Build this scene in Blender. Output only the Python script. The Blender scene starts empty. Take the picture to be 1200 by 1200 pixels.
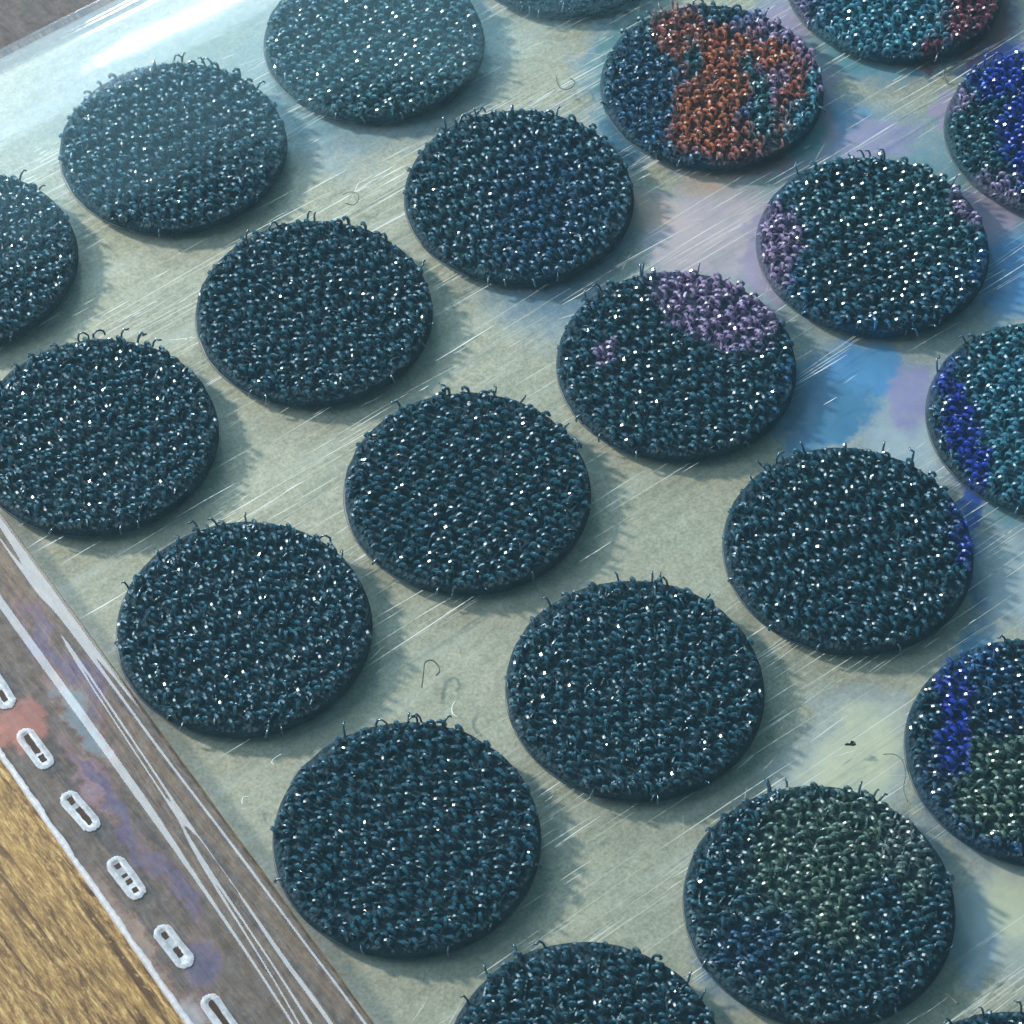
import bpy, bmesh, math, random
import numpy as np
from mathutils import Vector, Matrix, noise as mnoise

MM = 0.001
sc = bpy.context.scene
col = sc.collection

# ------------------------------------------------------------------ camera
cam = bpy.data.cameras.new('camera')
cam_o = bpy.data.objects.new('camera', cam)
col.objects.link(cam_o)
R = Matrix(((0.79475079, 0.48820238, -0.36059620),
            (-0.60689352, 0.64625093, -0.46264456),
            (0.00717145, 0.58653062, 0.80989530)))
CAM = Vector((-85.6596, -115.8386, 196.4893))
cam_o.matrix_world = Matrix.Translation(CAM * MM) @ R.to_4x4()
cam.sensor_width = 36.0
cam.lens = 105.6256
cam.clip_start = 0.005
cam.clip_end = 20.0
cam.dof.use_dof = True
cam.dof.focus_distance = 0.243
cam.dof.aperture_fstop = 190.0
sc.camera = cam_o

# ------------------------------------------------------------------ world: soft cool room light
w = bpy.data.worlds.new('World')
sc.world = w
w.use_nodes = True
bg = w.node_tree.nodes['Background']
bg.inputs['Color'].default_value = (0.24, 0.48, 0.60, 1)
bg.inputs['Strength'].default_value = 0.34

# ------------------------------------------------------------------ lamps
def aim(o, loc, target):
    o.location = Vector(loc) * MM
    d = (Vector(target) - Vector(loc)).normalized()
    o.rotation_euler = d.to_track_quat('-Z', 'Y').to_euler()

def area(name, loc, target, sx, sy, radiance, colr, shape='RECTANGLE'):
    l = bpy.data.lights.new(name, 'AREA')
    l.shape = shape
    l.size = sx * MM
    l.size_y = sy * MM
    a = sx * sy * MM * MM * (math.pi / 4 if shape in ('DISK', 'ELLIPSE') else 1)
    l.energy = radiance * math.pi * a          # so that the lamp face shows this radiance
    l.color = colr
    o = bpy.data.objects.new(name, l)
    col.objects.link(o)
    aim(o, loc, target)
    return o

area('key_lamp', (-215, 393, 262), (0, 0, 0), 42, 42, 740, (1.0, 0.91, 0.78), 'DISK')
area('window_light', (60, 462, 200), (5, 50, 0), 560, 235, 4.0, (0.52, 0.79, 1.0))
area('upper_haze_lamp', (60, 395, 345), (5, 50, 0), 560, 90, 1.5, (0.36, 0.76, 0.95))  # added strip lamp, gives the top dots a softer teal haze
area('side_window_light', (-285, 215, 300), (-30, 0, 0), 290, 220, 4.6, (0.72, 0.88, 1.0))
area('glare_lamp', (171, 409, 232), (12, 57, 2), 46, 15, 150.0, (0.92, 0.97, 1.0))  # small lamp added for the white glare streak on the film bend

sc.view_settings.view_transform = 'Standard'
sc.view_settings.look = 'None'
sc.view_settings.exposure = 0.25
sc.view_settings.gamma = 1.0
sc.view_settings.use_curve_mapping = False
sc.cycles.use_denoising = True
sc.cycles.max_bounces = 8
sc.cycles.transparent_max_bounces = 16
sc.cycles.caustics_reflective = False
sc.cycles.caustics_refractive = False
sc.cycles.sample_clamp_indirect = 6.0

# ------------------------------------------------------------------ helpers
def tag(o, label=None, cat=None, group=None, kind=None):
    if label: o['label'] = label
    if cat: o['category'] = cat
    if group: o['group'] = group
    if kind: o['kind'] = kind
    return o

def mesh_obj(name, me, mat, parent=None):
    if mat is not None and not me.materials:
        me.materials.append(mat)
    o = bpy.data.objects.new(name, me)
    col.objects.link(o)
    if parent is not None:
        o.parent = parent
    return o

def own(o, mat):
    """a material of this object's own on shared mesh data"""
    o.material_slots[0].link = 'OBJECT'
    o.material_slots[0].material = mat
    return o

def pydata(name, v, f, smooth=True):
    me = bpy.data.meshes.new(name)
    me.from_pydata([(a * MM, b * MM, c * MM) for a, b, c in v], [], f)
    me.update()
    if smooth:
        me.polygons.foreach_set('use_smooth', [True] * len(me.polygons))
    return me

def tube(pts, radii, sides, V, F, cap=True):
    """append a tapered tube along pts (mm) to V, F"""
    P = [Vector(p) for p in pts]
    n = len(P)
    base = len(V)
    t0 = (P[1] - P[0]).normalized()
    ref = Vector((0, 0, 1)) if abs(t0.z) < 0.9 else Vector((1, 0, 0))
    nrm = t0.cross(ref).normalized()
    for i in range(n):
        t = (P[min(i + 1, n - 1)] - P[max(i - 1, 0)]).normalized()
        nrm = (nrm - t * nrm.dot(t)).normalized()
        b = t.cross(nrm)
        for k in range(sides):
            a = 2 * math.pi * k / sides
            q = P[i] + (nrm * math.cos(a) + b * math.sin(a)) * radii[i]
            V.append(tuple(q))
    for i in range(n - 1):
        for k in range(sides):
            k2 = (k + 1) % sides
            F.append((base + i * sides + k, base + i * sides + k2, base + (i + 1) * sides + k2, base + (i + 1) * sides + k))
    if cap:
        F.append(tuple(base + (n - 1) * sides + k for k in range(sides)))

class NT:
    def __init__(s, name):
        s.m = bpy.data.materials.new(name)
        s.m.use_nodes = True
        s.t = s.m.node_tree
        s.t.nodes.clear()
        s.out = s.t.nodes.new('ShaderNodeOutputMaterial')
    def n(s, kind, **kw):
        nd = s.t.nodes.new('ShaderNode' + kind)
        for k, v in kw.items():
            if k.startswith('_'):
                setattr(nd, k[1:], v)
            else:
                key = k.replace('__', ' ')
                inp = nd.inputs[int(key[1:])] if key[0] == 'i' and key[1:].isdigit() else nd.inputs[key]
                if isinstance(v, bpy.types.NodeSocket):
                    s.t.links.new(v, inp)
                else:
                    inp.default_value = v
        return nd
    def link(s, a, b): s.t.links.new(a, b)
    def math(s, op, a, b=0.0, c=0.0, clamp=False):
        nd = s.t.nodes.new('ShaderNodeMath'); nd.operation = op; nd.use_clamp = clamp
        for i, v in enumerate((a, b, c)):
            if isinstance(v, bpy.types.NodeSocket): s.t.links.new(v, nd.inputs[i])
            else: nd.inputs[i].default_value = v
        return nd.outputs[0]
    def mix(s, fac, a, b, blend='MIX'):
        nd = s.t.nodes.new('ShaderNodeMix'); nd.data_type = 'RGBA'; nd.blend_type = blend
        for i, v in ((0, fac), (6, a), (7, b)):
            if isinstance(v, bpy.types.NodeSocket): s.t.links.new(v, nd.inputs[i])
            else: nd.inputs[i].default_value = v if i == 0 else (*v, 1.0)
        return nd.outputs[2]
    def ramp(s, fac, stops):
        nd = s.t.nodes.new('ShaderNodeValToRGB')
        s.t.links.new(fac, nd.inputs[0])
        el = nd.color_ramp.elements
        while len(el) < len(stops): el.new(0.5)
        for e, (p, c) in zip(el, stops):
            e.position = p
            e.color = (*c, 1.0) if len(c) == 3 else c
        return nd.outputs[0]
    def coords(s, scale=(1, 1, 1), rot=(0, 0, 0)):
        """object coordinates in millimetres"""
        tc = s.n('TexCoord')
        mp = s.n('Mapping')
        s.link(tc.outputs['Object'], mp.inputs['Vector'])
        mp.inputs['Scale'].default_value = tuple(1000.0 * k for k in scale)
        mp.inputs['Rotation'].default_value = rot
        return mp.outputs[0]
    def noise(s, vec, scale, detail=4, rough=0.55, dist=0.0):
        nd = s.n('TexNoise', Scale=scale, Detail=detail, Roughness=rough, Distortion=dist)
        s.link(vec, nd.inputs['Vector'])
        return nd
    def bump(s, h, strength, dist):
        nd = s.n('Bump', Strength=strength, Distance=dist)
        s.link(h, nd.inputs['Height'])
        return nd.outputs[0]
    def surf(s, sh): s.link(sh, s.out.inputs['Surface']); return s.m

# ------------------------------------------------------------------ materials
# coloured patches across dots and liner: x, y, radii (mm), turn, colour, coverage, core
TEAL = (0.035, 0.15, 0.19); BLUET = (0.008, 0.07, 0.17); ORANGE = (0.42, 0.11, 0.035); RUSTY = (0.3, 0.085, 0.06); LAV = (0.31, 0.22, 0.40); PINK = (0.52, 0.36, 0.44); DEEP = (0.003, 0.03, 0.42)
SKYB = (0.03, 0.20, 0.60); MIDB = (0.015, 0.12, 0.32); OLIVE = (0.11, 0.19, 0.14); PALE = (0.34, 0.45, 0.55); RUST = (0.2, 0.035, 0.06); CREAM = (0.70, 0.69, 0.42); VIO = (0.22, 0.2, 0.5); NONE = (0.02, 0.1, 0.14)
TEALB = (0.06, 0.26, 0.36); GRNP = (0.2, 0.26, 0.24); SALMON = (0.7, 0.32, 0.26); PEACH = (0.78, 0.6, 0.48); WHITE = (0.82, 0.8, 0.84); CYAN = (0.1, 0.24, 0.3)
PATCHES = [
    (49.5, 12.0, 7.0, 6.0, 40, SKYB, 0.85, 0.4),
    (63.0, 22.5, 7.0, 4.0, 40, VIO, 0.60, 0.4),
    (41.5, 30.0, 5.0, 3.2, 20, TEALB, 0.60, 0.4),
    (33.0, -17.5, 5.0, 6.5, 30, PALE, 0.80, 0.4),
    (5.5, -39.0, 7.5, 6.0, 30, CREAM, 0.80, 0.2),
    (10.0, -55.0, 7.0, 6.0, 30, CREAM, 0.80, 0.2),
    (8.0, 55.3, 24.50, 9.08, -180, CYAN, 0.35, 0.1),  # pale blue film haze at top left, put into the colour
    (22.2, 44.7, 16.51, 12.00, -176, TEAL, 0.75, 0.2),  # teal veil of the film over the top row, painted in
    (23.2, 19.5, 14.75, 8.87, 52, BLUET, 0.80, 0.3),
    (41.3, 30.3, 13.94, 4.63, 51, TEAL, 0.75, 0.5),
    (47.4, 1.2, 17.60, 16.20, -180, TEAL, 0.75, 0.3),
    (34.4, 9.8, 8.38, 5.70, 163, PINK, 0.75, 0.5),
    (43.4, 6.7, 4.50, 3.94, 156, PINK, 0.75, 0.5),
    (55.0, 21.3, 6.48, 3.09, 48, PINK, 0.75, 0.6),
    (51.0, 19.7, 11.54, 4.66, 55, LAV, 0.95, 0.7),
    (46.0, 28.7, 4.92, 2.78, 65, RUSTY, 0.95, 0.7),
    (43.0, 22.4, 8.89, 3.37, 43, ORANGE, 0.95, 0.7),
    (47.9, 24.0, 4.46, 3.10, 44, ORANGE, 0.95, 0.6),
    (42.1, 15.9, 4.91, 3.51, 170, RUSTY, 0.95, 0.7),
    (41.1, 18.6, 3.50, 1.96, 49, ORANGE, 0.95, 0.6),
    (48.6, 16.8, 7.28, 1.99, 38, RUSTY, 0.95, 0.6),
    (51.5, 22.6, 2.80, 1.70, 48, ORANGE, 0.95, 0.6),
    (46.3, 14.7, 3.10, 1.06, 43, ORANGE, 0.95, 0.6),
    (46.4, 19.1, 6.31, 1.18, 61, TEAL, 0.75, 0.6),
    (45.0, 26.1, 2.94, 1.01, 23, TEAL, 0.75, 0.6),
    (50.2, 15.6, 5.23, 0.91, 49, TEALB, 0.90, 0.6),
    (38.3, 25.9, 8.38, 2.90, 51, BLUET, 0.80, 0.6),
    (19.5, -3.6, 7.17, 5.28, 48, NONE, 0.00, 0.5),
    (40.5, -3.3, 6.12, 5.42, 83, NONE, 0.00, 0.4),
    (46.7, 6.1, 4.72, 1.71, 164, NONE, 0.00, 0.5),
    (27.9, 2.7, 6.78, 4.23, 115, LAV, 0.95, 0.8),
    (17.9, 3.6, 1.37, 1.28, 42, LAV, 0.95, 0.7),
    (36.8, 5.0, 5.24, 2.64, 49, LAV, 0.95, 0.7),
    (62.5, 19.4, 7.86, 6.50, 153, TEALB, 0.90, 0.6),
    (69.8, 15.3, 6.41, 3.58, 45, RUST, 0.95, 0.7),
    (63.2, 14.1, 1.52, 1.15, 41, RUST, 0.95, 0.7),
    (52.9, 9.7, 4.97, 2.45, 173, VIO, 0.70, 0.6),
    (60.6, 9.1, 3.06, 1.73, 55, LAV, 0.95, 0.6),
    (67.7, 8.4, 6.02, 4.44, -162, DEEP, 0.95, 0.6),
    (62.1, 0.8, 6.18, 2.70, 45, DEEP, 0.95, 0.6),
    (54.6, -2.4, 4.51, 3.31, 41, LAV, 0.95, 0.6),
    (51.8, -9.4, 7.25, 3.99, 44, SKYB, 0.90, 0.4),
    (28.9, -9.5, 6.77, 3.17, 42, MIDB, 0.90, 0.5),
    (34.7, -8.8, 3.99, 3.61, 165, SKYB, 0.90, 0.5),
    (47.2, 14.0, 4.13, 2.27, 48, TEALB, 0.90, 0.5),
    (35.4, -13.9, 3.66, 3.21, 31, VIO, 0.70, 0.5),
    (40.3, -21.5, 10.73, 4.89, 45, TEALB, 0.90, 0.6),
    (36.1, -19.4, 9.63, 1.56, 54, DEEP, 0.95, 0.6),
    (28.8, -29.0, 6.55, 1.81, 57, DEEP, 0.95, 0.5),
    (30.6, -31.9, 6.27, 3.51, 44, PALE, 0.75, 0.6),
    (22.1, -37.2, 5.62, 2.62, 39, MIDB, 0.90, 0.3),
    (17.1, -46.0, 7.32, 6.33, 28, OLIVE, 0.90, 0.7),
    (16.2, -40.5, 5.78, 1.69, 47, DEEP, 0.95, 0.7),
    (20.7, -42.0, 3.93, 3.23, 34, BLUET, 0.80, 0.6),
    (1.4, -44.3, 7.66, 7.20, 46, OLIVE, 0.90, 0.7),
    (6.7, -46.4, 4.39, 3.16, 43, GRNP, 0.70, 0.4),
    (0.9, -51.0, 5.17, 1.89, 86, NONE, 0.00, 0.5),
    (-8.9, -45.3, 4.52, 3.34, 172, BLUET, 0.80, 0.5),
    (5.7, -55.1, 4.22, 2.48, 44, PALE, 0.75, 0.5),
    (10.6, -36.3, 5.42, 4.53, 39, CREAM, 0.80, 0.3),
    (31.0, 15.6, 3.2, 4.2, 50, SALMON, 0.62, 0.3),
    (37.7, 14.9, 3.4, 2.4, 0, SALMON, 0.50, 0.3),
    (36.8, -12.6, 3.6, 3.0, 20, VIO, 0.80, 0.4),
    (29.6, -9.4, 3.4, 4.6, 50, MIDB, 0.90, 0.4),
]
MARGIN_PATCHES = [  # coloured patches on the seal margin film
    (-40.4, 3.7, 2.44, 2.22, 105, SALMON, 0.90, 0.6),
    (-38.6, -3.3, 4.47, 1.43, -94, PINK, 0.75, 0.5),
    (-38.7, -7.0, 8.07, 0.84, -93, VIO, 0.42, 0.5),
    (-34.6, 6.7, 9.37, 0.94, -93, VIO, 0.42, 0.5),
    (-40.3, -21.5, 2.37, 1.48, 73, VIO, 0.42, 0.6),
    (-38.2, -14.3, 5.69, 0.77, -93, VIO, 0.42, 0.4),
    (-43.6, -16.9, 7.68, 1.37, -93, PEACH, 0.60, 0.5),
    (-44.5, -24.4, 3.69, 2.02, -177, WHITE, 0.80, 0.5),
    (-36.2, 1.0, 5.32, 0.93, -93, PALE, 0.75, 0.4),
]

def patch_nodes(t, v, PATCH_SET):
    """colour and coverage of the patches, in millimetres on the table plane"""
    def warp(vec, scale, amp, det):
        wn = t.noise(v, scale, det, 0.62)
        of = t.n('VectorMath', _operation='SUBTRACT'); t.link(wn.outputs['Color'], of.inputs[0]); of.inputs[1].default_value = (0.5, 0.5, 0.5)
        sk = t.n('VectorMath', _operation='SCALE'); t.link(of.outputs[0], sk.inputs[0]); sk.inputs['Scale'].default_value = amp
        ad = t.n('VectorMath', _operation='ADD'); t.link(vec, ad.inputs[0]); t.link(sk.outputs[0], ad.inputs[1])
        return ad.outputs[0]
    wv = warp(warp(v, 0.10, 7.0, 4), 0.50, 4.2, 5)
    c = None
    cov = 0.0
    for (bx, by, rx, ry, ang, colr, k, core) in PATCH_SET:
        mp = t.n('Mapping', _vector_type='TEXTURE')
        t.link(wv, mp.inputs['Vector'])
        mp.inputs['Location'].default_value = (bx, by, 0)
        mp.inputs['Rotation'].default_value = (0, 0, math.radians(ang))
        mp.inputs['Scale'].default_value = (rx, ry, 1e5)
        ln = t.n('VectorMath', _operation='LENGTH'); t.link(mp.outputs[0], ln.inputs[0])
        f = t.n('MapRange', _interpolation_type='SMOOTHSTEP')
        t.link(ln.outputs['Value'], f.inputs['Value'])
        f.inputs['From Min'].default_value = 1.12; f.inputs['From Max'].default_value = core
        f = f.outputs[0]
        c = t.mix(f, c if c is not None else colr, colr)
        m = t.n('Mix')
        t.link(f, m.inputs[0])
        if isinstance(cov, float): m.inputs[2].default_value = cov
        else: t.link(cov, m.inputs[2])
        m.inputs[3].default_value = k
        cov = m.outputs[0]
    mott = t.noise(v, 0.9, 5, 0.7).outputs['Fac']
    cov = t.math('MULTIPLY', cov, t.n('MapRange', Value=mott, i1=0.3, i2=0.7, i3=0.72, i4=1.2).outputs[0], clamp=True)
    hue = t.noise(v, 0.35, 4, 0.6).outputs['Fac']
    c = t.mix(1.0, c, t.ramp(hue, [(0.3, (0.75, 0.8, 0.9)), (0.7, (1.15, 1.1, 1.05))]), 'MULTIPLY')
    return c, cov

def with_patches(t, base, strength=1.0, patches=None, thin=1.0):
    patches = PATCHES if patches is None else patches
    if not patches: return base
    g = t.n('NewGeometry')
    mp = t.n('Mapping'); t.link(g.outputs['Position'], mp.inputs['Vector']); mp.inputs['Scale'].default_value = (1000, 1000, 0)
    c, cov = patch_nodes(t, mp.outputs[0], patches)
    if thin != 1.0:              # the same patches are paler on the smooth sheet
        g2 = t.n('Gamma', Gamma=thin); t.link(c, g2.inputs[0]); c = g2.outputs[0]
    return t.mix(t.math('MULTIPLY', cov, strength, clamp=True), base, c)

def mat_wood():
    t = NT('golden_wood')
    v = t.coords((1, 1, 1))
    vs = t.coords((1.0, 0.055, 1))
    vm = t.coords((1.0, 0.16, 1))
    broad = t.noise(vs, 0.16, 5, 0.6, 0.6).outputs['Fac']
    fine = t.noise(vm, 3.0, 5, 0.8).outputs['Fac']
    fleck = t.noise(t.coords((1, 0.45, 1)), 3.2, 2, 0.6).outputs['Fac']
    streak = t.noise(vs, 0.85, 5, 0.65, 0.8).outputs['Fac']
    base = t.ramp(fine, [(0.36, (0.050, 0.022, 0.009)), (0.46, (0.17, 0.092, 0.032)), (0.55, (0.33, 0.200, 0.072)), (0.66, (0.56, 0.40, 0.18))])
    base = t.mix(t.math('MULTIPLY', t.ramp(broad, [(0.42, (0, 0, 0)), (0.62, (1, 1, 1))]), 0.45), base, (0.46, 0.29, 0.09))
    dk = t.ramp(streak, [(0.38, (1, 1, 1)), (0.45, (0, 0, 0))])
    base = t.mix(t.math('MULTIPLY', dk, 0.85), base, (0.045, 0.018, 0.006))
    fl = t.ramp(fleck, [(0.60, (0, 0, 0)), (0.70, (1, 1, 1))])
    base = t.mix(t.math('MULTIPLY', fl, 0.35), base, (0.70, 0.50, 0.21))
    p = t.n('BsdfPrincipled', Roughness=0.55)
    t.link(base, p.inputs['Base Color'])
    t.link(t.bump(t.math('ADD', fine, t.math('MULTIPLY', streak, 0.6)), 0.5, 0.00012), p.inputs['Normal'])
    return t.surf(p.outputs[0])

def mat_liner():
    t = NT('cream_release_film')
    v = t.coords()
    vx = t.coords((0.10, 1, 1))
    mott = t.noise(v, 1.1, 6, 0.7).outputs['Fac']
    big = t.noise(v, 0.07, 3, 0.5).outputs['Fac']
    line = t.noise(vx, 2.4, 3, 0.6).outputs['Fac']
    vb = t.coords((0.045, 1, 1))
    band = t.noise(vb, 0.55, 4, 0.65).outputs['Fac']
    grain = t.noise(v, 3.4, 3, 0.7).outputs['Fac']
    c = t.ramp(big, [(0.30, (0.45, 0.44, 0.35)), (0.70, (0.68, 0.59, 0.44))])
    c = t.mix(0.55, c, t.ramp(mott, [(0.28, (0.26, 0.29, 0.24)), (0.5, (0.49, 0.48, 0.38)), (0.72, (0.70, 0.68, 0.56))]))
    c = t.mix(0.45, c, t.mix(1.0, c, t.ramp(grain, [(0.32, (0.45, 0.45, 0.42)), (0.5, (0.95, 0.95, 0.95)), (0.7, (1.5, 1.5, 1.5))]), 'MULTIPLY'))
    c = t.mix(t.math('MULTIPLY', t.ramp(line, [(0.60, (0, 0, 0)), (0.75, (1, 1, 1))]), 0.35), c, (0.72, 0.74, 0.66))
    c = t.mix(t.math('MULTIPLY', t.ramp(band, [(0.52, (0, 0, 0)), (0.68, (1, 1, 1))]), 0.35), c, (0.70, 0.74, 0.70))
    c = t.mix(t.math('MULTIPLY', t.ramp(band, [(0.32, (1, 1, 1)), (0.46, (0, 0, 0))]), 0.30), c, (0.30, 0.32, 0.27))
    c = with_patches(t, c, 1.3, None, 0.62)
    p = t.n('BsdfPrincipled', Roughness=0.45)
    t.link(c, p.inputs['Base Color'])
    t.link(t.bump(t.math('ADD', mott, line), 0.25, 0.00005), p.inputs['Normal'])
    return t.surf(p.outputs[0])

def mat_scuff():
    t = NT('white_scuff')
    at = t.n('Attribute'); at.attribute_name = 'strength'
    c = t.mix(at.outputs['Fac'], (0.56, 0.56, 0.48), (0.86, 0.88, 0.85))
    p = t.n('BsdfPrincipled', Roughness=0.5)
    t.link(c, p.inputs['Base Color'])
    return t.surf(p.outputs[0])

def mat_hook(name, c, rough, spec=0.6, coat=0.0, patches=()):
    t = NT(name)
    v = t.coords()
    nz = t.noise(v, 1.3, 3).outputs['Fac']
    p = t.n('BsdfPrincipled', Roughness=rough)
    t.link(with_patches(t, t.mix(nz, tuple(k * 0.55 for k in c), tuple(k * 1.45 for k in c)), 1.0, patches), p.inputs['Base Color'])
    p.inputs['Specular IOR Level'].default_value = spec
    p.inputs['Coat Weight'].default_value = coat
    p.inputs['Coat Roughness'].default_value = 0.16
    p.inputs['Coat IOR'].default_value = 1.6
    return t.surf(p.outputs[0])

def mat_pad(patches=()):
    t = NT('woven_black_backing')
    v = t.coords()
    wv = t.n('TexVoronoi', Scale=2.6); t.link(v, wv.inputs['Vector'])
    nz = t.noise(v, 3.0, 4, 0.7).outputs['Fac']
    c = t.mix(nz, (0.002, 0.014, 0.024), (0.012, 0.056, 0.088))
    c = with_patches(t, c, 0.25, patches)
    p = t.n('BsdfPrincipled', Roughness=0.6)
    p.inputs['Specular IOR Level'].default_value = 0.3
    t.link(c, p.inputs['Base Color'])
    t.link(t.bump(t.math('ADD', wv.outputs['Distance'], nz), 0.9, 0.0002), p.inputs['Normal'])
    return t.surf(p.outputs[0])

PATCH_BODY = 0.42
def mat_film(name, ior, tint, haze, hazecol, rough=0.0, patches=False):
    """thin clear plastic: both faces' reflection as one Fresnel layer over a clear sheet, a little milky scatter, and the translucent colour patches"""
    t = NT(name)
    tc = t.n('NewGeometry')
    mp = t.n('Mapping'); t.link(tc.outputs['Position'], mp.inputs['Vector']); mp.inputs['Scale'].default_value = (1000, 1000, 0)
    v = mp.outputs[0]
    tr = t.n('BsdfTransparent'); tr.inputs['Color'].default_value = (*tint, 1)
    gl = t.n('BsdfGlossy', Roughness=rough)
    fr = t.n('Fresnel', IOR=ior)
    # the film is thin: the same reflection from either side
    t.link(t.math('MULTIPLY_ADD', tc.outputs['Backfacing'], 1.0 / ior - ior, ior), fr.inputs['IOR'])
    nz = t.noise(v, 0.55, 3, 0.5).outputs['Fac']
    nb = t.bump(nz, 0.12, 0.0001)
    t.link(nb, gl.inputs['Normal']); t.link(nb, fr.inputs['Normal'])
    df = t.n('BsdfDiffuse'); df.inputs['Color'].default_value = (*hazecol, 1)
    m0 = t.n('MixShader')
    hz = t.noise(v, 0.8, 5, 0.7).outputs['Fac']
    t.link(t.math('MULTIPLY', t.ramp(hz, [(0.35, (0.45, 0.45, 0.45)), (0.7, (1, 1, 1))]), haze), m0.inputs[0])
    t.link(tr.outputs[0], m0.inputs[1]); t.link(df.outputs[0], m0.inputs[2])
    body = m0.outputs[0]
    if patches:
        c, cov = patch_nodes(t, v, MARGIN_PATCHES)
        hsv = t.n('SeparateColor', _mode='HSV'); t.link(c, hsv.inputs[0])
        cb = t.n('CombineColor', _mode='HSV'); t.link(hsv.outputs[0], cb.inputs[0]); t.link(hsv.outputs[1], cb.inputs[1]); cb.inputs[2].default_value = 0.95
        t.link(t.mix(t.math('MULTIPLY', cov, 0.75), tint, cb.outputs[0]), tr.inputs['Color'])
        di = t.n('BsdfDiffuse'); t.link(c, di.inputs['Color'])
        mi = t.n('MixShader'); t.link(t.math('MULTIPLY', cov, PATCH_BODY), mi.inputs[0])
        t.link(body, mi.inputs[1]); t.link(di.outputs[0], mi.inputs[2])
        body = mi.outputs[0]
    m1 = t.n('MixShader')
    t.link(fr.outputs[0], m1.inputs[0]); t.link(body, m1.inputs[1]); t.link(gl.outputs[0], m1.inputs[2])
    return t.surf(m1.outputs[0])

def simple(name, c, rough, var=0.25, spec=0.5):
    t = NT(name)
    nz = t.noise(t.coords(), 1.7, 4).outputs['Fac']
    p = t.n('BsdfPrincipled', Roughness=rough)
    p.inputs['Specular IOR Level'].default_value = spec
    t.link(t.mix(nz, tuple(k * (1 - var) for k in c), tuple(min(1, k * (1 + var)) for k in c)), p.inputs['Base Color'])
    return t.surf(p.outputs[0])

M_wood = mat_wood()
M_liner = mat_liner()
M_scuff = mat_scuff()
HOOK = ('black_nylon_hook', (0.006, 0.074, 0.124), 0.33, 1.0, 1.0)
M_hook = mat_hook(*HOOK)
M_pad = mat_pad()
def dot_materials(cx, cy):
    """hooks and backing of one dot, with the colour patches that reach it"""
    patches = [b for b in PATCHES if b[5] not in (CREAM, PALE, PINK, SALMON) and math.hypot(b[0] - cx, b[1] - cy) < 12.5 + max(b[2], b[3])]
    if not [b for b in patches if b[6] > 0]: return M_hook, M_pad
    return mat_hook(*HOOK, patches=patches), mat_pad(patches)
M_glue = mat_hook('dark_adhesive_edge', (0.008, 0.030, 0.050), 0.5, 0.5)
M_film = mat_film('clear_bag_film', 1.6, (0.965, 0.975, 0.975), 0.020, (0.45, 0.80, 0.92), 0.08)
M_sheet = mat_film('clear_liner_film', 1.55, (0.93, 0.95, 0.94), 0.035, (0.80, 0.84, 0.80), 0.04)
M_flange = mat_film('double_seal_film', 1.95, (0.60, 0.60, 0.68), 0.21, (0.62, 0.62, 0.66), 0.05, True)
M_back = mat_film('folded_back_film', 1.45, (0.40, 0.38, 0.42), 0.30, (0.42, 0.36, 0.35), 0.12, False)
def milky(name, c, see, rough):
    """whitened film that still lets a little of what is below show"""
    t = NT(name)
    nz = t.noise(t.coords(), 2.4, 4, 0.7).outputs['Fac']
    p = t.n('BsdfPrincipled', Roughness=rough)
    t.link(t.mix(nz, tuple(k * 0.8 for k in c), tuple(min(1, k * 1.12) for k in c)), p.inputs['Base Color'])
    tr = t.n('BsdfTransparent')
    m = t.n('MixShader')
    t.link(t.n('MapRange', Value=nz, i1=0.3, i2=0.7, i3=see * 0.3, i4=see * 1.5).outputs[0], m.inputs[0])
    t.link(p.outputs[0], m.inputs[1]); t.link(tr.outputs[0], m.inputs[2])
    return t.surf(m.outputs[0])
M_melt = milky('white_melted_film', (0.68, 0.72, 0.79), 0.40, 0.3)
M_cut = milky('whitened_cut_edge', (0.66, 0.68, 0.74), 0.35, 0.35)
M_slit_shade = simple('shaded_slit_brown', (0.036, 0.016, 0.008), 0.6, 0.95)  # shade inside the slits, put into a dark brown colour
M_fibre = simple('dark_fibre', (0.12, 0.13, 0.105), 0.4, 0.3)
M_fibre_pale = simple('pale_fibre', (0.72, 0.74, 0.68), 0.4, 0.1)
M_speck = simple('black_speck', (0.008, 0.012, 0.014), 0.4, 0.3)

# ------------------------------------------------------------------ table
TABLE_Z = -1.30
me = pydata('table_top', [(-220, -240, TABLE_Z), (260, -240, TABLE_Z), (260, 260, TABLE_Z), (-220, 260, TABLE_Z),
                          (-220, -240, TABLE_Z - 18), (260, -240, TABLE_Z - 18), (260, 260, TABLE_Z - 18), (-220, 260, TABLE_Z - 18)],
            [(0, 1, 2, 3), (4, 7, 6, 5), (0, 4, 5, 1), (1, 5, 6, 2), (2, 6, 7, 3), (3, 7, 4, 0)], False)
table = mesh_obj('table_top', me, M_wood)
tag(table, 'golden brown wooden table top with streaky grain under the pack', 'table', kind='structure')

# ------------------------------------------------------------------ release liner
def liner_x(y):                                   # its left edge runs a little askew
    return -32.15 + 0.046 * (y - 5)
LT = 65.0
liner = bpy.data.objects.new('release_liner', None)
col.objects.link(liner)
liner.empty_display_size = 0.01
liner.location = (0, 0, -1.15 * MM)
tag(liner, 'greenish cream release liner under a scratched clear sheet, carrying the black dots', 'liner sheet')

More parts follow.
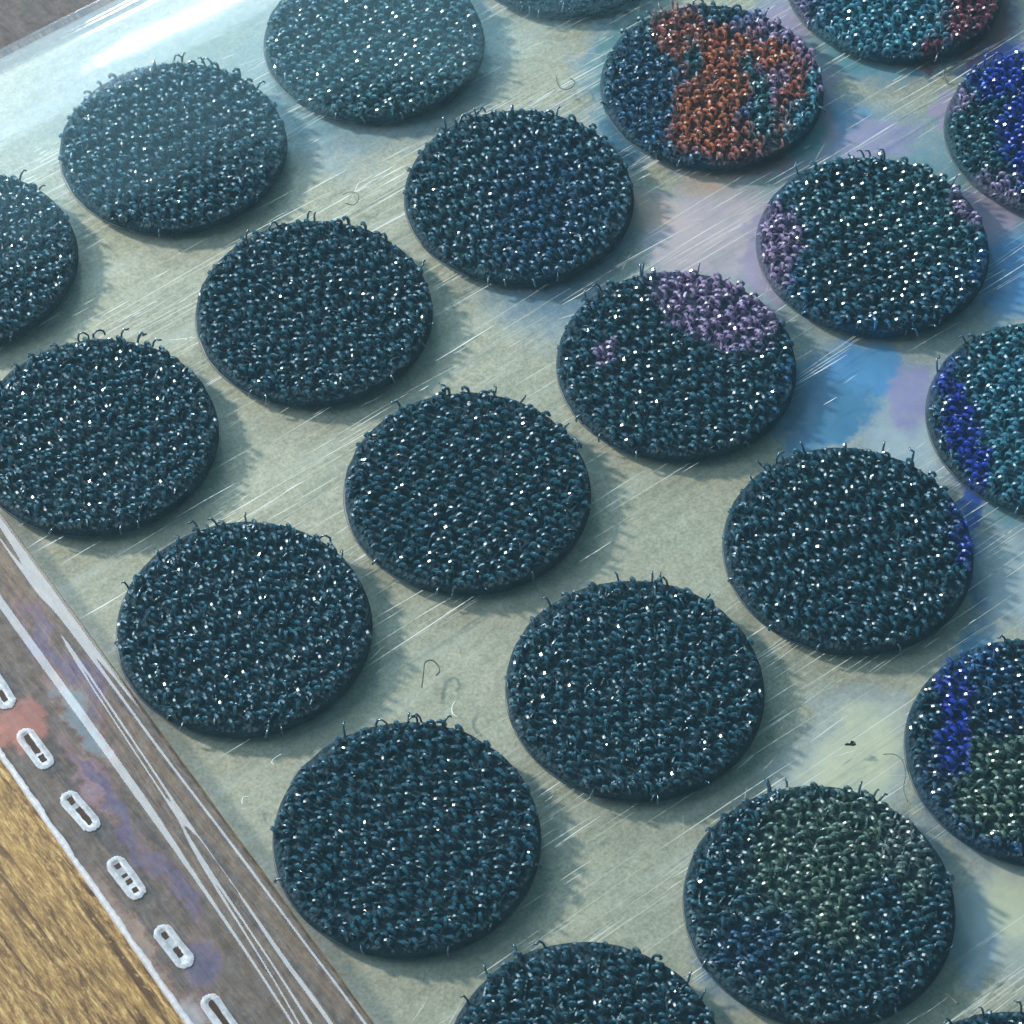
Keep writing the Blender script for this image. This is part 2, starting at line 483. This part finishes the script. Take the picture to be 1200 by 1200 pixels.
def sheet(name, off, z0, z1, mat, top):
    V, F = [], []
    ny = 60
    for i in range(ny + 1):
        y = -95 + (top + 95) * i / ny
        xl = liner_x(y) + off + 0.05 * mnoise.noise(Vector((y * 0.35, 3 + off, 0)))
        for x in (xl, 120):
            V.append((x, y, z0 + 1.15)); V.append((x, y, z1 + 1.15))
    for i in range(ny):
        a, b = i * 4, i * 4 + 4
        F += [(a, a + 2, b + 2, b)]
        if z1 < z0:
            F += [(a + 1, b + 1, b + 3, a + 3), (a, b, b + 1, a + 1), (a + 2, a + 3, b + 3, b + 2)]
    if z1 < z0:
        F += [(0, 1, 3, 2), (ny * 4, ny * 4 + 2, ny * 4 + 3, ny * 4 + 1)]
    return mesh_obj(name, pydata(name, V, F, False), mat, liner)
sheet('backing_paper', 0.55, -0.90, -1.12, M_liner, LT + 0.4)
sheet('clear_sheet', 0.0, 0.0, 0.0, M_sheet, LT - 0.6)

# fine scratches along the sheet
rnd = random.Random(5)
V, F, S = [], [], []
bands = [(rnd.uniform(-62, 54), rnd.uniform(0.8, 3.0)) for _ in range(30)]
for k in range(3200):
    by, bw = rnd.choice(bands)
    y = by + rnd.gauss(0, bw)
    if not -80 < y < 58: continue
    x0 = rnd.uniform(-32, 70)
    L = min(26, rnd.expovariate(1 / 5.0) + 0.8)
    cross = rnd.random() < 0.08
    if cross: L = min(L, 2.2)
    if x0 < liner_x(y) + 0.3: continue
    st = rnd.random() ** 1.6
    wd = 0.014 + 0.045 * st * rnd.random()
    sl = rnd.gauss(0, 0.5) if cross else rnd.gauss(0.0, 0.02)
    b = len(V)
    n = 4
    for i in range(n + 1):
        u = i / n
        ww = wd * math.sin(math.pi * (0.06 + 0.88 * u))
        yy = y + sl * L * u + 0.02 * math.sin(u * 5 + k)
        V.append((x0 + L * u, yy - ww, 1.156)); V.append((x0 + L * u, yy + ww, 1.156))
        S += [st, st]
    for i in range(n):
        F.append((b + 2 * i, b + 2 * i + 2, b + 2 * i + 3, b + 2 * i + 1))
me = pydata('scratches', V, F, False)
at = me.attributes.new('strength', 'FLOAT', 'POINT')
at.data.foreach_set('value', S)
o = mesh_obj('scratches', me, M_scuff, liner)
tag(o, 'fine white parallel scratches along the liner', kind='stuff')

# ------------------------------------------------------------------ hook dots
PX, PY, SH = 21.8489, 22.9033, 0.0421
RAD = 10.0
PAD_T = 0.80
HOOK_TOP = 1.62

def make_pad(seed):
    rn = random.Random(seed)
    V, F = [], []
    N = 96
    rr = [RAD * (1 - 0.006 + 0.010 * mnoise.noise(Vector((math.cos(a) * 4, math.sin(a) * 4, seed * 3.1)))
                 + 0.004 * rn.uniform(-1, 1)) for a in [2 * math.pi * k / N for k in range(N)]]
    prof = [(0.02, 0.10), (0.0, 0.15), (-0.01, PAD_T - 0.14), (-0.09, PAD_T - 0.02), (-0.30, PAD_T)]
    for dr, z in prof:
        for k in range(N):
            a = 2 * math.pi * k / N
            V.append(((rr[k] + dr) * math.cos(a), (rr[k] + dr) * math.sin(a), z))
    for j in range(len(prof) - 1):
        for k in range(N):
            k2 = (k + 1) % N
            F.append((j * N + k, j * N + k2, (j + 1) * N + k2, (j + 1) * N + k))
    F.append(tuple((len(prof) - 1) * N + k for k in range(N)))
    F.append(tuple(reversed(range(N))))
    return pydata('backing', V, F)

def make_glue():
    V, F = [], []
    N = 96
    prof = [(RAD + 0.03, 0.004), (RAD + 0.06, 0.05), (RAD + 0.02, 0.11)]
    for r, z in prof:
        for k in range(N):
            a = 2 * math.pi * k / N
            V.append((r * math.cos(a), r * math.sin(a), z))
    for j in range(2):
        for k in range(N):
            k2 = (k + 1) % N
            F.append((j * N + k, j * N + k2, (j + 1) * N + k2, (j + 1) * N + k))
    F.append(tuple(2 * N + k for k in range(N)))
    F.append(tuple(reversed(range(N))))
    return pydata('adhesive_layer', V, F)

def hook_path(x, y, phi, h, r, lean, drop):
    """a J-shaped monofilament hook"""
    c, s = math.cos(phi), math.sin(phi)
    pts = []
    z0 = PAD_T - 0.05
    top = z0 + h
    d = [(0.0, 0.0), (lean * 0.5, 0.5), (lean * 0.8, 0.78)]
    P = []
    for u, zz in d:
        P.append((u, z0 + (h - r) * zz / 0.78))
    uc = lean * 0.8 + r
    zc = z0 + (h - r)
    for ang in (145, 110, 75, 40, 5, -30 * drop):
        a = math.radians(ang)
        P.append((uc + r * math.cos(a), zc + r * math.sin(a)))
    return [(x + c * u, y + s * u, z) for u, z in P]

def make_hooks(seed):
    rn = random.Random(seed)
    V, F = [], []
    pitch_u, pitch_v = 0.90, 0.72
    nu = int(2 * RAD / pitch_u) + 2
    nv = int(2 * RAD / pitch_v) + 2
    for a in range(-nu // 2, nu // 2 + 1):
        for b in range(-nv // 2, nv // 2 + 1):
            x = (a + 0.5 * (b % 2)) * pitch_u + rn.gauss(0, 0.05)
            y = b * pitch_v + rn.gauss(0, 0.05)
            if x * x + y * y > (RAD - 0.16) ** 2: continue
            if rn.random() < 0.03: continue
            phi = (0 if (a + b) % 2 else math.pi) + rn.gauss(0.3, 0.38)
            h = rn.gauss(0.74, 0.06)
            h = max(0.55, min(HOOK_TOP - PAD_T, h))
            r = rn.uniform(0.24, 0.34)
            q = hook_path(x, y, phi, h, r, rn.gauss(0.0, 0.10) - 0.1, rn.uniform(0.2, 1.6))
            if any(p[0] ** 2 + p[1] ** 2 > (RAD + 0.05) ** 2 for p in q): continue
            w0 = rn.uniform(0.125, 0.165)
            tube(q, [w0 * 1.1, w0, w0, w0, w0 * 1.05, w0 * 1.1, w0 * 1.05, w0, w0 * 0.8], 5, V, F)
    # low ground loops between the hooks
    for k in range(420):
        rr = (RAD - 0.5) * math.sqrt(rn.random()); a = rn.uniform(0, 2 * math.pi)
        x, y = rr * math.cos(a), rr * math.sin(a)
        phi = rn.uniform(0, math.pi); L = rn.uniform(0.25, 0.5); hh = rn.uniform(0.10, 0.30)
        q = []
        for i in range(6):
            u = -1 + 2 * i / 5
            q.append((x + math.cos(phi) * u * L, y + math.sin(phi) * u * L, PAD_T - 0.03 + hh * (1 - u * u)))
        tube(q, [0.11] * 6, 5, V, F, False)
    return pydata('hook_pile', V, F, False)

def make_stray(seed, kind):
    """single hooks that stand out past the rim; x axis points outwards"""
    rn = random.Random(seed)
    V, F = [], []
    if kind == 0:      # upright hook
        q = [(0, 0, 0.5), (0.25, 0, 0.95), (0.40, 0.02, 1.35), (0.60, 0.05, 1.68), (0.83, 0.1, 1.75), (0.98, 0.16, 1.58)]
    elif kind == 1:    # full loop
        q = [(0, -0.42, 0.5), (0.14, -0.5, 1.0), (0.28, -0.40, 1.45), (0.36, -0.1, 1.7), (0.38, 0.2, 1.64), (0.30, 0.42, 1.35), (0.16, 0.48, 0.95)]
    elif kind == 2:    # leaning straight stub
        q = [(0, 0, 0.5), (0.35, 0.08, 0.85), (0.75, 0.2, 1.2), (1.05, 0.26, 1.42)]
    elif kind == 3:    # curled down over the rim
        q = [(-0.1, 0, 0.62), (0.25, 0, 0.8), (0.55, 0.05, 0.7), (0.72, 0.12, 0.42), (0.70, 0.2, 0.2)]
    else:              # tall kinked end
        q = [(0, 0, 0.5), (0.3, -0.05, 1.0), (0.46, -0.12, 1.42), (0.72, -0.3, 1.72), (0.60, -0.6, 1.76), (0.78, -0.85, 1.66)]
    q = [(a + rn.gauss(0, 0.04), b + rn.gauss(0, 0.04), c) for a, b, c in q]
    n = len(q)
    tube(q, [0.125 - 0.03 * i / (n - 1) for i in range(n)], 6, V, F)
    return pydata('stray_hook', V, F)

pads = [make_pad(s) for s in range(4)]
glue_me = make_glue()
hooks = [make_hooks(100 + s) for s in range(5)]
strays = [make_stray(200 + i, i % 5) for i in range(10)]

GROUP = 'black hook dots on the liner'
DOTS = {
 (0, 0): 'black hook dot cut by the left picture edge, above the other left-edge dot',
 (0, 1): 'black hook dot under the pale blue glare near the top left bag edge',
 (0, 2): 'teal-black hook dot cut by the top edge, right of the dot under the glare',
 (0, 3): 'hook dot of which only a thin lower rim shows at the top edge centre',
 (1, 0): 'black hook dot touching the left picture edge, just above the bag seal',
 (1, 1): 'black hook dot diagonally below right of the dot under the glare',
 (1, 2): 'bluish black hook dot left of the dot with the orange tint',
 (1, 3): 'hook dot with a rusty orange and purple tint across its middle',
 (1, 4): 'teal hook dot with a dark red patch, cut by the top edge at right',
 (2, 0): 'black hook dot beside the bag margin, directly above the lowest whole dot',
 (2, 1): 'black hook dot at the centre left, with wide grey shadow on its right',
 (2, 2): 'black hook dot with a lavender patch over its upper right half',
 (2, 3): 'hook dot with pale teal tint and a small lavender patch at its left rim',
 (2, 4): 'deep blue tinted hook dot cut by the right edge near the top',
 (3, 0): 'lowest whole black hook dot beside the folded bag edge',
 (3, 1): 'black hook dot midway between the lowest whole dot and the dot at right centre',
 (3, 2): 'dark hook dot at right centre, below the dot with the pale teal tint',
 (3, 3): 'pale blue tinted hook dot with a deep blue band, cut by the right edge',
 (4, 0): 'black hook dot cut by the bottom picture edge at the centre',
 (4, 1): 'hook dot with a broad olive green tint near the bottom right',
 (4, 2): 'green and navy tinted hook dot cut by the right edge near the bottom',
 (5, 1): 'hook dot showing only its top rim in the bottom right corner',
}
rnd = random.Random(77)
for n, ((i, j), label) in enumerate(DOTS.items()):
    cx = (j - 1) * PX - (i - 2) * PY * SH
    cy = -(i - 2) * PY
    root = bpy.data.objects.new('hook_dot', None)
    col.objects.link(root)
    root.empty_display_size = 0.005
    root.location = (cx * MM, cy * MM, 0.003 * MM)
    rz = math.pi / 2 + rnd.choice([0, math.pi]) + rnd.gauss(0.1, 0.14)
    root.rotation_euler = (0, 0, rz)
    tag(root, label, 'hook dot', GROUP)
    mh, mpd = dot_materials(cx, cy)
    mesh_obj('adhesive_layer', glue_me, M_glue, root)
    own(mesh_obj('backing', pads[n % 4], M_pad, root), mpd)
    h = own(mesh_obj('hook_pile', hooks[(n * 3) % 5], M_hook, root), mh)
    h['kind'] = 'stuff'
    h.rotation_euler = (0, 0, 0)
    # strays mostly along the far rim, a few on the near rim
    for k in range(11):
        if k < 6:
            a = math.radians(52) + rnd.gauss(0, 0.55) - rz
            kind = rnd.choice([0, 0, 1, 2, 4, 4, 5, 6, 7, 9])
        else:
            a = math.radians(232) + rnd.gauss(0, 0.6) - rz
            kind = rnd.choice([3, 8, 3, 2])
        s = own(mesh_obj('stray_hook', strays[kind], M_hook, root), mh)
        r0 = RAD - rnd.uniform(0.15, 0.5)
        s.location = (r0 * math.cos(a) * MM, r0 * math.sin(a) * MM, 0)
        s.rotation_euler = (0, 0, a + rnd.gauss(0, 0.5))
        q = rnd.uniform(0.75, 1.0)
        s.scale = (q * rnd.uniform(0.8, 1.1), q * rnd.choice([-1, 1]), rnd.uniform(0.82, 1.0))

# ------------------------------------------------------------------ the clear bag
BAG_TOP = 65.1
def bag_left(y): return -43.4 + 0.047 * (y + 8) * 0.9
def sstep(a, b, x):
    t = max(0.0, min(1.0, (x - a) / (b - a)))
    return t * t * (3 - 2 * t)

def film_z(x, y):
    z = 2.12
    z += 0.10 * mnoise.noise(Vector((x * 0.045 + 3.1, y * 0.05 + 1.7, 0.4)))
    z += 0.03 * mnoise.noise(Vector((x * 0.11, y * 0.13, 5.0)))
    s = x - liner_x(y)
    # left side: down over the liner's edge, with folds running along it
    k = sstep(-4.4, 0.1, s)
    lz = TABLE_Z + 0.30
    z = lz + (z - lz) * k
    wob = 0.30 * mnoise.noise(Vector((y * 0.07, 9.0, 0)))
    amp = 0.60 + 0.5 * mnoise.noise(Vector((y * 0.06, 2.0, 0)))
    for s0, hh, ww in ((-0.95 - 0.012 * (y + 20) + 0.5 * wob, 0.42 - 0.006 * y, 0.42 + 0.006 * max(0.0, -y)), (-3.4 + 0.05 * (y + 20) - wob, 0.42, 0.34), (-2.3 + 0.01 * y + wob, 0.22, 0.30), (-5.2 + 0.01 * y + wob, 0.14, 0.5)):
        z += hh * amp * math.exp(-((s - s0) / ww) ** 2)
    # top side: a gentle bend down to the crease, then a drop to the table
    if y > 50.0:
        z -= 0.009 * (min(y, 60.0) - 50.0) ** 2
    if y > 60.0:
        z -= 0.175 * (min(y, BAG_TOP) - 60.0)
        for y0, hh, ww in ((63.3, 0.05, 0.42), (61.9, 0.03, 0.38)):
            z += hh * math.exp(-((y - y0 - 0.15 * mnoise.noise(Vector((x * 0.08, y0, 0)))) / ww) ** 2)
    if y > BAG_TOP:
        z = max(TABLE_Z + 0.3, z - 1.6 * (y - BAG_TOP))
    return max(z, TABLE_Z + 0.12)

bag = bpy.data.objects.new('clear_bag', None)
col.objects.link(bag)
bag.empty_display_size = 0.01
bag.location = (0, 0, TABLE_Z * MM)
tag(bag, 'clear plastic bag over the dots, with folded edges and a perforated seal at left', 'plastic bag')

def film_part(name, xs, ys, mat, x_of=None):
    V, F = [], []
    for y in ys:
        for x in xs:
            xx = x_of(x, y) if x_of else x
            V.append((xx, y, film_z(xx, y) - TABLE_Z))
    nx = len(xs)
    for b in range(len(ys) - 1):
        for a in range(nx - 1):
            F.append((b * nx + a, b * nx + a + 1, (b + 1) * nx + a + 1, (b + 1) * nx + a))
    return mesh_obj(name, pydata(name, V, F), mat, bag)

def frange(a, b, st):
    n = max(1, int(round((b - a) / st)))
    return [a + (b - a) * i / n for i in range(n + 1)]

# film over the dots: u is distance from the liner's left edge
XS = frange(-0.45, 6.0, 0.16)[:-1] + frange(6.0, 125, 0.9)
YS = frange(-80, 46, 0.9)[:-1] + frange(46, BAG_TOP, 0.16)
film_part('front_film', XS, YS, M_film, lambda u, y: liner_x(y) + u)
# double film of the left margin, out to the seal
XS2 = frange(0.0, 1.0, 1 / 80.0)
film_part('seal_margin', XS2, frange(-80, BAG_TOP, 0.35), M_flange,
          lambda u, y: bag_left(y) + 0.05 * mnoise.noise(Vector((y * 0.7, 1, 0))) * (1 - u) ** 6 + (liner_x(y) - 0.45 - bag_left(y)) * u)
# folded-back film beyond the top crease
film_part('top_margin', frange(-60, 80, 1.0), frange(BAG_TOP, 92, 0.5), M_back)

# whitened cut edge along the outer left border
V, F = [], []
ys = frange(-80, 64, 0.3)
for y in ys:
    x = bag_left(y) + 0.05 * mnoise.noise(Vector((y * 0.7, 1, 0)))
    w1 = 0.34 + 0.12 * mnoise.noise(Vector((y * 0.5, 6, 0))) + 0.08 * mnoise.noise(Vector((y * 2.5, 6, 0)))
    z = film_z(x, y) - TABLE_Z
    V += [(x - 0.10, y, 0.01), (x - 0.06, y, z + 0.03), (x + w1, y, z + 0.012)]
for b in range(len(ys) - 1):
    for a in range(2):
        F.append((b * 3 + a, b * 3 + a + 1, (b + 1) * 3 + a + 1, (b + 1) * 3 + a))
o = mesh_obj('cut_edge', pydata('cut_edge', V, F), M_cut, bag)
tag(o, 'whitish cut edge of the bag film')

# perforation slots with white melted rims
def stadium(hl, hw, n, rn=None, rag=0.0):
    pts = []
    for k in range(n):
        a = 2 * math.pi * k / n
        x = hw * math.cos(a)
        y = hw * math.sin(a) + (hl - hw) * (1 if math.sin(a) > 0 else -1 if math.sin(a) < 0 else 0)
        q = 1 + (rn.uniform(-rag, rag) if rn else 0)
        pts.append((x * q, y * (1 + (q - 1) * 0.4)))
    return pts

SLOTS = [(-39.95, 13.4), (-40.4, 6.9), (-41.0, 0.55), (-41.25, -6.2), (-41.6, -13.1), (-41.95, -20.0), (-42.4, -26.8), (-42.75, -33.5)]
SEGS = [[(-1.3, 0.3), (0.7, 1.3)], [(-1.4, -0.2), (0.2, 1.3)], [(-1.45, -0.75), (-0.55, 1.5)], [(-1.45, 0.35), (0.8, 1.5)],
        [(-1.5, -1.05), (-0.65, -0.2), (0.05, 0.35), (0.95, 1.4)], [(-1.1, -0.15), (0.8, 1.45)], [(-1.6, 1.5)], [(-1.3, 0.2), (0.6, 1.4)]]
for q, ((sx, sy), segs) in enumerate(zip(SLOTS, SEGS)):
    rn = random.Random(330 + q)
    N = 56
    outer = stadium(2.08, 0.76, N, rn, 0.06)
    mid = stadium(1.90, 0.54, N, rn, 0.05)
    inner = stadium(1.70, 0.33, N, rn, 0.08)
    sx += 0.49; sy += 0.63
    zb = film_z(sx, sy) - TABLE_Z
    V = [(x, y, 0.02) for x, y in outer] + [(x, y, 0.065) for x, y in mid] + [(x, y, 0.06) for x, y in inner] + [(x * 0.9, y * 0.98, 0.035) for x, y in inner]
    F = []
    for j in range(3):
        for k in range(N):
            k2 = (k + 1) % N
            F.append((j * N + k, j * N + k2, (j + 1) * N + k2, (j + 1) * N + k))
    F.append(tuple(3 * N + k for k in range(N)))
    rim = mesh_obj('perforation', pydata('perforation', V, F), M_melt, bag)
    rim.location = (sx * MM, sy * MM, (zb + 0.06) * MM)
    rim.rotation_euler = (0, 0, rn.gauss(-0.04, 0.03))
    for a, b in segs:      # dark plates painted as the shaded slits, parted by white bridges
        hl, hw = (b - a) / 2, rn.uniform(0.20, 0.27)
        pts = []
        for e in range(18):
            u = e / 18.0 * 4
            k4, f = int(u), u - int(u)
            px, py = [(-1 + 2 * f, -1), (1, -1 + 2 * f), (1 - 2 * f, 1), (-1, 1 - 2 * f)][k4]
            pts.append((px * hw * rn.uniform(0.75, 1.1), py * hl * rn.uniform(0.9, 1.04)))
        VV = [(x, y + (a + b) / 2, 0.045) for x, y in pts] + [(x * 1.1, y * 1.03 + (a + b) / 2, 0.02) for x, y in pts]
        FF = [tuple(range(18))] + [(k, 18 + k, 18 + (k + 1) % 18, (k + 1) % 18) for k in range(18)]
        mesh_obj('slit_shade_plate', pydata('slit_shade_plate', VV, FF, False), M_slit_shade, rim)

# ------------------------------------------------------------------ loose fibres and specks on the liner
def fibre(pts, rad, mat, name, label, cat):
    c = Vector((sum(p[0] for p in pts) / len(pts), sum(p[1] for p in pts) / len(pts), 0))
    V, F = [], []
    # smooth the path
    P = [Vector(p) for p in pts]
    S = []
    for i in range(len(P) - 1):
        p0, p1, p2, p3 = P[max(i - 1, 0)], P[i], P[i + 1], P[min(i + 2, len(P) - 1)]
        for k in range(5):
            u = k / 5
            S.append(0.5 * ((2 * p1) + (p2 - p0) * u + (2 * p0 - 5 * p1 + 4 * p2 - p3) * u * u + (3 * p1 - p0 - 3 * p2 + p3) * u ** 3))
    S.append(P[-1])
    tube([tuple(s - c) for s in S], [rad] * len(S), 5, V, F)
    o = mesh_obj(name, pydata(name, V, F), mat)
    o.location = c * MM
    tag(o, label, cat, 'loose fibres on the liner')
    return o
fibre([(34.38, 32.45, 0.12), (33.79, 31.31, 0.12), (34.08, 30.56, 0.24), (34.83, 30.52, 0.24), (35.35, 31.06, 0.12), (35.24, 31.54, 0.12)], 0.050, M_fibre, 'loose_fibre', 'fine curled dark fibre on the liner between the top edge dots', 'fibre')
fibre([(10.78, 32.45, 0.11), (11.43, 32.34, 0.11), (11.79, 31.69, 0.23), (11.45, 31.08, 0.23), (10.8, 30.94, 0.11), (10.38, 31.51, 0.11)], 0.043, M_fibre, 'loose_fibre', 'fine dark ring-shaped fibre on the liner right of the dot under the glare', 'fibre')
fibre([(-14.0, -12.79, 0.14), (-13.15, -11.85, 0.14), (-12.49, -11.17, 0.26), (-11.92, -11.3, 0.26), (-11.79, -11.9, 0.14), (-12.01, -12.42, 0.14), (-12.45, -12.58, 0.14)], 0.065, M_fibre, 'loose_fibre', 'hook-shaped dark fibre lying between the four lower left dots', 'fibre')
fibre([(10.53, -38.89, 0.1), (11.2, -39.4, 0.1), (11.27, -40.21, 0.22), (10.67, -41.27, 0.22), (9.71, -42.14, 0.1), (9.22, -43.18, 0.1)], 0.036, M_fibre, 'loose_fibre', 'long thin dark fibre curving along the rim of the lower right edge dot', 'fibre')
fibre([(65.88, 11.41, 0.13), (64.55, 12.01, 0.13), (63.57, 12.08, 0.25), (62.63, 11.72, 0.25), (62.1, 10.92, 0.13), (61.99, 10.34, 0.13)], 0.058, M_fibre, 'loose_fibre', 'dark bent fibre by the rim of the deep blue tinted dot', 'fibre')
fibre([(-12.64, -15.38, 0.13), (-13.18, -15.66, 0.13), (-13.54, -16.25, 0.25), (-13.41, -16.74, 0.25)], 0.058, M_fibre_pale, 'loose_fibre', 'pale curled fibre left of the hook dot near the lower centre', 'fibre')
fibre([(-26.07, -11.19, 0.12), (-26.6, -11.17, 0.12), (-27.07, -11.38, 0.24), (-27.09, -11.75, 0.24)], 0.050, M_fibre_pale, 'loose_fibre', 'short pale curl on the liner between the two dots beside the bag margin', 'fibre')
fibre([(-30.22, -12.76, 0.12), (-30.51, -12.63, 0.12), (-30.83, -12.86, 0.24), (-30.94, -13.15, 0.24)], 0.050, M_fibre_pale, 'loose_fibre', 'tiny pale curl beside the lowest whole dot', 'fibre')
fibre([(0.67, -56.82, 0.19), (0.78, -57.42, 0.19), (0.76, -58.0, 0.31)], 0.101, M_fibre, 'loose_fibre', 'broken dark hook lying at the tip above the lowest right corner dot', 'fibre')
# a black crumb
CRUMB = (9.05, -36.64)
V, F = [], []
rn = random.Random(8)
cr = [(0.0, 0.0), (0.32, 0.14), (0.55, -0.05), (0.45, -0.34), (0.2, -0.28), (0.05, -0.12), (-0.32, 0.18), (-0.2, 0.24)]
V = [(x, y, 0.005) for x, y in cr] + [(x * 0.7 + 0.05, y * 0.7, 0.16 + rn.uniform(0, 0.1)) for x, y in cr]
F = [(k, (k + 1) % 8, 8 + (k + 1) % 8, 8 + k) for k in range(8)] + [tuple(range(8, 16))]
o = mesh_obj('dirt_crumb', pydata('dirt_crumb', V, F, False), M_speck)
o.location = (CRUMB[0] * MM, CRUMB[1] * MM, 0)
tag(o, 'tiny black crumb on the pale liner left of the lower right edge dot', 'crumb')
